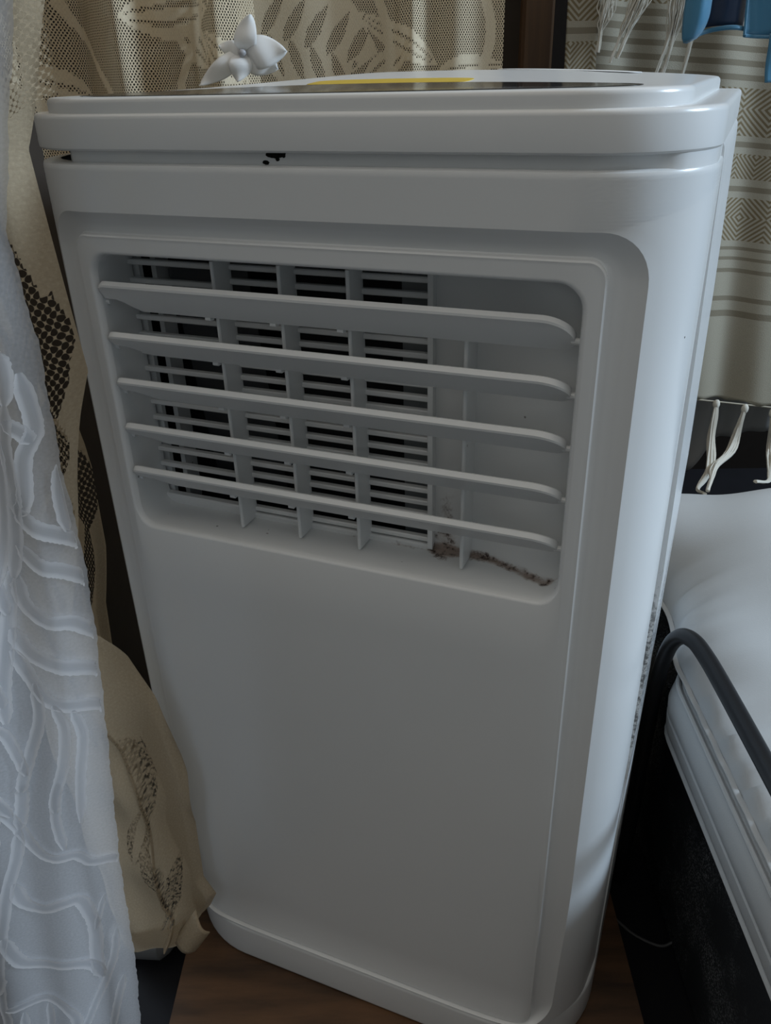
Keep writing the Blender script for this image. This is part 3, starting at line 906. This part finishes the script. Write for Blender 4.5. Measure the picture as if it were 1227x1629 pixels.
def flap(u, v):
    # upper flap drawn across the front, ending in a slanting edge
    zb = lerp(0.655, 0.694, u ** 0.9)
    z = lerp(zb, 1.05, v ** 1.2)
    e = lerp(-0.175, -0.110 + 0.012 * sstep(0.69, 0.80, z), u)
    d = 0.000 + 0.010 * math.sin(u * 7.5 + 0.4) + 0.004 * math.sin(u * 19 + z * 20) - 0.006 * (1 - v)
    return (e, d, z)
cloth('upper_flap', M['lace'], flap, 60, 240, lc, lambda U, V: motif(14, 0.09, 0.4, 9)(U, V) * (V > 0.07), (0.09, 0.40))
def fold_corner(u, v):
    # hem corner turned outwards
    a = Vector((-0.150, 0.016, 0.062)); b = Vector((-0.132, 0.010, 0.056)); c = Vector((-0.115, 0.006, 0.0865)); dd = Vector((-0.128, 0.020, 0.096))
    p = a.lerp(b, u).lerp(dd.lerp(c, u), v)
    p.y -= 0.006 * math.sin(u * math.pi) + 0.003
    return p
solidify(cloth('hem_corner', M['lace'], fold_corner, 10, 10, lc, None, (0.03, 0.03)), 0.0012)
def hemband(u, v):
    z = lerp(0.058, 0.080, v); e = lerp(-0.195, -0.140, u)
    q = e + 0.34
    d = 0.0195 + 0.013 * math.sin(q * 62 + 1.3 * math.sin(z * 6)) + 0.004 * math.sin(q * 150 + z * 12)
    return (e, d - 0.0025, z)
cloth('hem_band', M['lace'], hemband, 80, 6, lc, None, (0.19, 0.022))

le = empty('beige_lace_curtain'); room(le)
tag(le, 'shaded narrow fold of beige lace in the gap beside the air conditioner', 'curtain')
E3 = [(0.0, -0.175), (0.263, -0.160), (0.294, -0.171), (0.342, -0.168), (0.396, -0.156), (0.417, -0.154), (0.465, -0.149), (0.483, -0.150), (0.518, -0.155), (0.60, -0.165), (1.0, -0.165)]
def lace_deep(u, v):
    z = lerp(0.05, 0.505, v)
    e = lerp(interp(LEFTB, z) - 0.004, interp(E3, z) - 0.016, u)
    q = e + 0.32
    return (e, 0.082 + 0.010 * math.sin(q * 55 + 1.5 + math.sin(z * 14)) + 0.012 * sstep(0.88, 1.0, u), z)
cloth('lace_panel', M['lace'], lace_deep, 70, 240, le, patches(31, 0.1, 0.46, 6), (0.1, 0.455))
# added dark panel behind the lace: stands for the gap's shade, blocks left daylight
t2 = empty('shade_panel'); room(t2); tag(t2, 'added dark panel standing for shade in the gap behind the lace', kind='structure')
MB().box(-0.266, -0.252, 0.086, 0.330, FZ, 0.690).build('light_block_board', M['door'], t2, False)

# white sheer curtain with woven leaf bands
SHE = [(-0.03, -0.176), (0.034, -0.169), (0.107, -0.160), (0.220, -0.152), (0.336, -0.139), (0.422, -0.130), (0.473, -0.127), (0.522, -0.128), (0.588, -0.125), (0.637, -0.128), (0.658, -0.123), (0.694, -0.113), (0.727, -0.103), (0.80, -0.09), (1.1, -0.08)]
sh = empty('white_sheer_curtain'); room(sh)
tag(sh, 'white sheer curtain with woven leaf-vein bands hanging in front of the beige lace', 'curtain')
def sheer_d(e, z):
    er = interp(SHE, z)
    t = er - e
    return -0.048 + 0.016 * sstep(0.0, 0.05, t) * math.sin(t * 48 + 0.8 + 0.7 * math.sin(z * 4)) + 0.006 * math.sin(t * 110 + z * 6) * sstep(0, 0.04, t) + 0.010 * (1 - sstep(0, 0.02, t))
def sheer(u, v):
    z = lerp(FZ + 0.002, 1.05, v)
    er = interp(SHE, z) + 0.0005 * math.sin(z * 700) * math.sin(z * 263) + 0.0004 * math.sin(z * 1900)
    e = lerp(-0.48, er, u)
    return (e, sheer_d(e, z), z)
cloth('sheer_panel', M['sheer'], sheer, 240, 300, sh, None, (0.36, 1.05))
BANDS=[
(0.0082,[ (-0.211,0.313),(-0.206,0.299),(-0.201,0.278),(-0.195,0.255),(-0.187,0.246),(-0.174,0.243),(-0.166,0.232) ]),
(0.0082,[ (-0.191,0.315),(-0.196,0.294),(-0.201,0.278) ]),
(0.0075,[ (-0.201,0.278),(-0.208,0.253),(-0.220,0.223),(-0.230,0.190),(-0.240,0.156),(-0.246,0.129),(-0.251,0.101),(-0.252,0.081),(-0.267,0.028) ]),
(0.0095,[ (-0.206,0.318),(-0.213,0.290),(-0.220,0.261),(-0.230,0.229),(-0.240,0.207) ]),
(0.0068,[ (-0.171,0.313),(-0.178,0.282),(-0.179,0.252) ]),
(0.0095,[ (-0.215,0.229),(-0.214,0.208),(-0.204,0.198),(-0.191,0.200),(-0.181,0.198),(-0.178,0.182),(-0.178,0.161),(-0.183,0.129),(-0.185,0.103) ]),
(0.0095,[ (-0.232,0.180),(-0.231,0.160),(-0.226,0.144),(-0.210,0.136),(-0.195,0.131),(-0.186,0.120),(-0.184,0.103) ]),
(0.0041,[ (-0.166,0.196),(-0.178,0.161) ]),
(0.0061,[ (-0.165,0.156),(-0.171,0.129),(-0.182,0.101),(-0.195,0.073),(-0.210,0.040) ]),
(0.0061,[ (-0.169,0.102),(-0.179,0.071),(-0.192,0.028) ]),
(0.0082,[ (-0.250,0.099),(-0.236,0.099),(-0.221,0.097),(-0.212,0.081),(-0.209,0.061),(-0.221,0.028) ]),
(0.0061,[ (-0.239,0.091),(-0.245,0.061),(-0.253,0.028) ]),
(0.0061,[ (-0.223,0.091),(-0.227,0.065),(-0.238,0.028) ]),
(0.0095,[ (-0.263,0.116),(-0.250,0.124),(-0.242,0.142) ]),
(0.0082,[ (-0.274,0.069),(-0.262,0.063),(-0.261,0.049) ]),
(0.0095,[ (-0.161,0.465),(-0.161,0.448),(-0.152,0.435),(-0.140,0.430),(-0.132,0.422) ]),
(0.0082,[ (-0.164,0.467),(-0.172,0.434),(-0.178,0.413),(-0.184,0.390),(-0.188,0.366) ]),
(0.0109,[ (-0.171,0.431),(-0.166,0.415),(-0.156,0.406),(-0.145,0.399),(-0.134,0.394) ]),
(0.0095,[ (-0.174,0.417),(-0.168,0.395),(-0.162,0.379),(-0.152,0.372),(-0.138,0.367) ]),
(0.0075,[ (-0.167,0.392),(-0.170,0.366),(-0.180,0.341),(-0.188,0.322),(-0.193,0.309) ]),
(0.0068,[ (-0.196,0.369),(-0.190,0.357),(-0.188,0.339),(-0.187,0.322) ]),
(0.0068,[ (-0.189,0.409),(-0.187,0.390),(-0.187,0.378) ]),
(0.0068,[ (-0.160,0.375),(-0.158,0.356),(-0.164,0.328),(-0.174,0.302),(-0.177,0.288) ]),
(0.0061,[ (-0.151,0.368),(-0.150,0.347),(-0.157,0.315),(-0.165,0.273) ]),
(0.0068,[ (-0.209,0.330),(-0.206,0.311),(-0.202,0.291) ]),
(0.0068,[ (-0.174,0.467),(-0.172,0.459),(-0.171,0.440) ]),
(0.0082,[ (-0.135,0.576),(-0.134,0.556),(-0.135,0.545),(-0.142,0.532),(-0.146,0.510),(-0.152,0.501) ]),
(0.0082,[ (-0.147,0.553),(-0.140,0.546),(-0.137,0.540) ]),
(0.0095,[ (-0.152,0.505),(-0.145,0.494),(-0.135,0.486),(-0.127,0.481) ]),
(0.0095,[ (-0.156,0.484),(-0.147,0.471),(-0.138,0.465),(-0.129,0.458) ]),
(0.0082,[ (-0.151,0.514),(-0.156,0.487),(-0.163,0.463) ]),
(0.0075,[ (-0.144,0.561),(-0.149,0.540),(-0.150,0.519),(-0.152,0.501) ]),
(0.0068,[ (-0.152,0.544),(-0.157,0.514),(-0.163,0.487),(-0.173,0.457) ]),
(0.0068,[ (-0.128,0.526),(-0.131,0.508),(-0.131,0.487) ]),
(0.0082,[ (-0.141,0.588),(-0.141,0.576),(-0.144,0.561) ]),
]

def strip(pts, w, off, name='leaf_band'):
    pts = list(pts)
    run_out = interp(SHE, pts[-1][1]) - pts[-1][0] < 0.022 and pts[-1][0] - pts[-2][0] > 0.6 * abs(pts[-1][1] - pts[-2][1])
    if run_out: pts.append((interp(SHE, pts[-1][1] - 0.003) + 0.002, pts[-1][1] - 0.003))
    n = max(20, len(pts) * 9)
    sp = spline([(a, 0, b) for a, b in pts], n)
    b = MB()
    K = 6
    rs = random.Random(int(w * 1e5) + len(pts))
    for i, c in enumerate(sp):
        t = (sp[min(i + 1, n - 1)] - sp[max(i - 1, 0)]).normalized()
        nn = Vector((-t.z, 0, t.x))
        for k in range(K + 1):
            f = k / K - 0.5
            jit = rs.uniform(-0.04, 0.04) if k in (0, K) else 0
            tp = min(1.0, 0.35 + 0.65 * min(i, 99 if run_out else n - 1 - i) / 4)
            q = c + nn * w * tp * (f + jit)
            lim = interp(SHE, q.z) - 0.001
            q.x = min(q.x, lim)
            b.v.append((q.x, sheer_d(q.x, q.z) - off - (0.0003 if k in (0, K) else 0), q.z))
    for i in range(n - 1):
        for k in range(K):
            a = i * (K + 1) + k
            b.f.append((a, a + 1, a + K + 2, a + K + 1))
    o = b.build(name, M['sheer_band'], sh, True, None)
    o.data.uv_layers.new(name='cloth')
    at = o.data.attributes.new('solid', 'FLOAT', 'POINT')
    at.data.foreach_set('value', np.tile(np.array([1, 0.8, 0.1, 0, 0.1, 0.8, 1], dtype=np.float32), n))
for k, (w, pts) in enumerate(BANDS):
    strip(pts, w * 1.0, 0.0013 + 0.00004 * k)
# the pattern repeats over the rest of the cloth
for se, sz in ((-0.165, 0.03), (-0.10, 0.50)):
    for k, (w, pts) in enumerate(BANDS):
        q = [(max(a + se, -0.475), b + sz) for a, b in pts]
        if max(b for a, b in q) < 1.04: strip(q, w, 0.0013 + 0.00004 * k)

# ================================================================== white fabric flower on the curtain
fw = empty('fabric_flower'); room(fw)
tag(fw, 'white fabric flower pinned to the gathered beige lace curtain', 'fabric flower')
FC = Vector((-0.0805, 0.366, 0.7155))
def petal(tip, wd, lift, curl=0.3):
    tipv = Vector((tip[0] + 0.0085 - FC.x, 0, tip[1] - 0.0005 - FC.z)); L = tipv.length; t = tipv.normalized(); nn = Vector((-t.z, 0, t.x))
    def fn(u, v):
        w = wd * (math.sin(math.pi * (0.06 + 0.94 * v) ** 0.8) ** 0.75 if v < 1 else 0.0)
        f = (u - 0.5) * 2
        dd = -lift * math.sin(v * 2.0) + curl * wd * f * f - 0.003 * math.sin(v * 6 + f)
        return FC + t * L * v + nn * w * f + Vector((0, dd, 0))
    o = cloth('petal', M['petal'], fn, 10, 14, fw, None, (wd, L))
    solidify(o, 0.0008)
petal((-0.079, 0.743), 0.0095, 0.012)
petal((-0.052, 0.7165), 0.0125, 0.010)
petal((-0.061, 0.704), 0.0120, 0.004)
petal((-0.095, 0.695), 0.0095, 0.012)
petal((-0.128, 0.693), 0.0075, 0.008)
petal((-0.109, 0.722), 0.0070, 0.002)
MB().blob((FC.x, FC.y - 0.007, FC.z), 0.0035, 0.003, 0.0030, 10, 8).build('flower_centre', plain('grey_bead', (0.35, 0.35, 0.36), 0.4), fw)

# ================================================================== small thing on the floor in the left corner
bag = empty('plastic_bottle'); room(bag)
tag(bag, 'cloudy grey plastic bottle lying on the dark floor under the curtain hem', 'bottle')
bc = [(-0.235, 0.066), (-0.226, 0.066), (-0.184, 0.066), (-0.176, 0.066), (-0.170, 0.066)]
rr = [0.004, 0.020, 0.022, 0.016, 0.008]
MB().rings([[(e, d + r * math.cos(a), FZ + 0.0222 + r * math.sin(a)) for a in [2 * math.pi * k / 18 for k in range(18)]] for (e, d), r in zip(bc, rr)], True, True).build('bottle_body', M['plastic_bag'], bag)
MB().tube([(-0.170, 0.066, FZ + 0.0222), (-0.162, 0.066, FZ + 0.0222)], 0.0095, 14).build('bottle_cap', plain('dark_cap', (0.02, 0.02, 0.025), 0.5), bag)
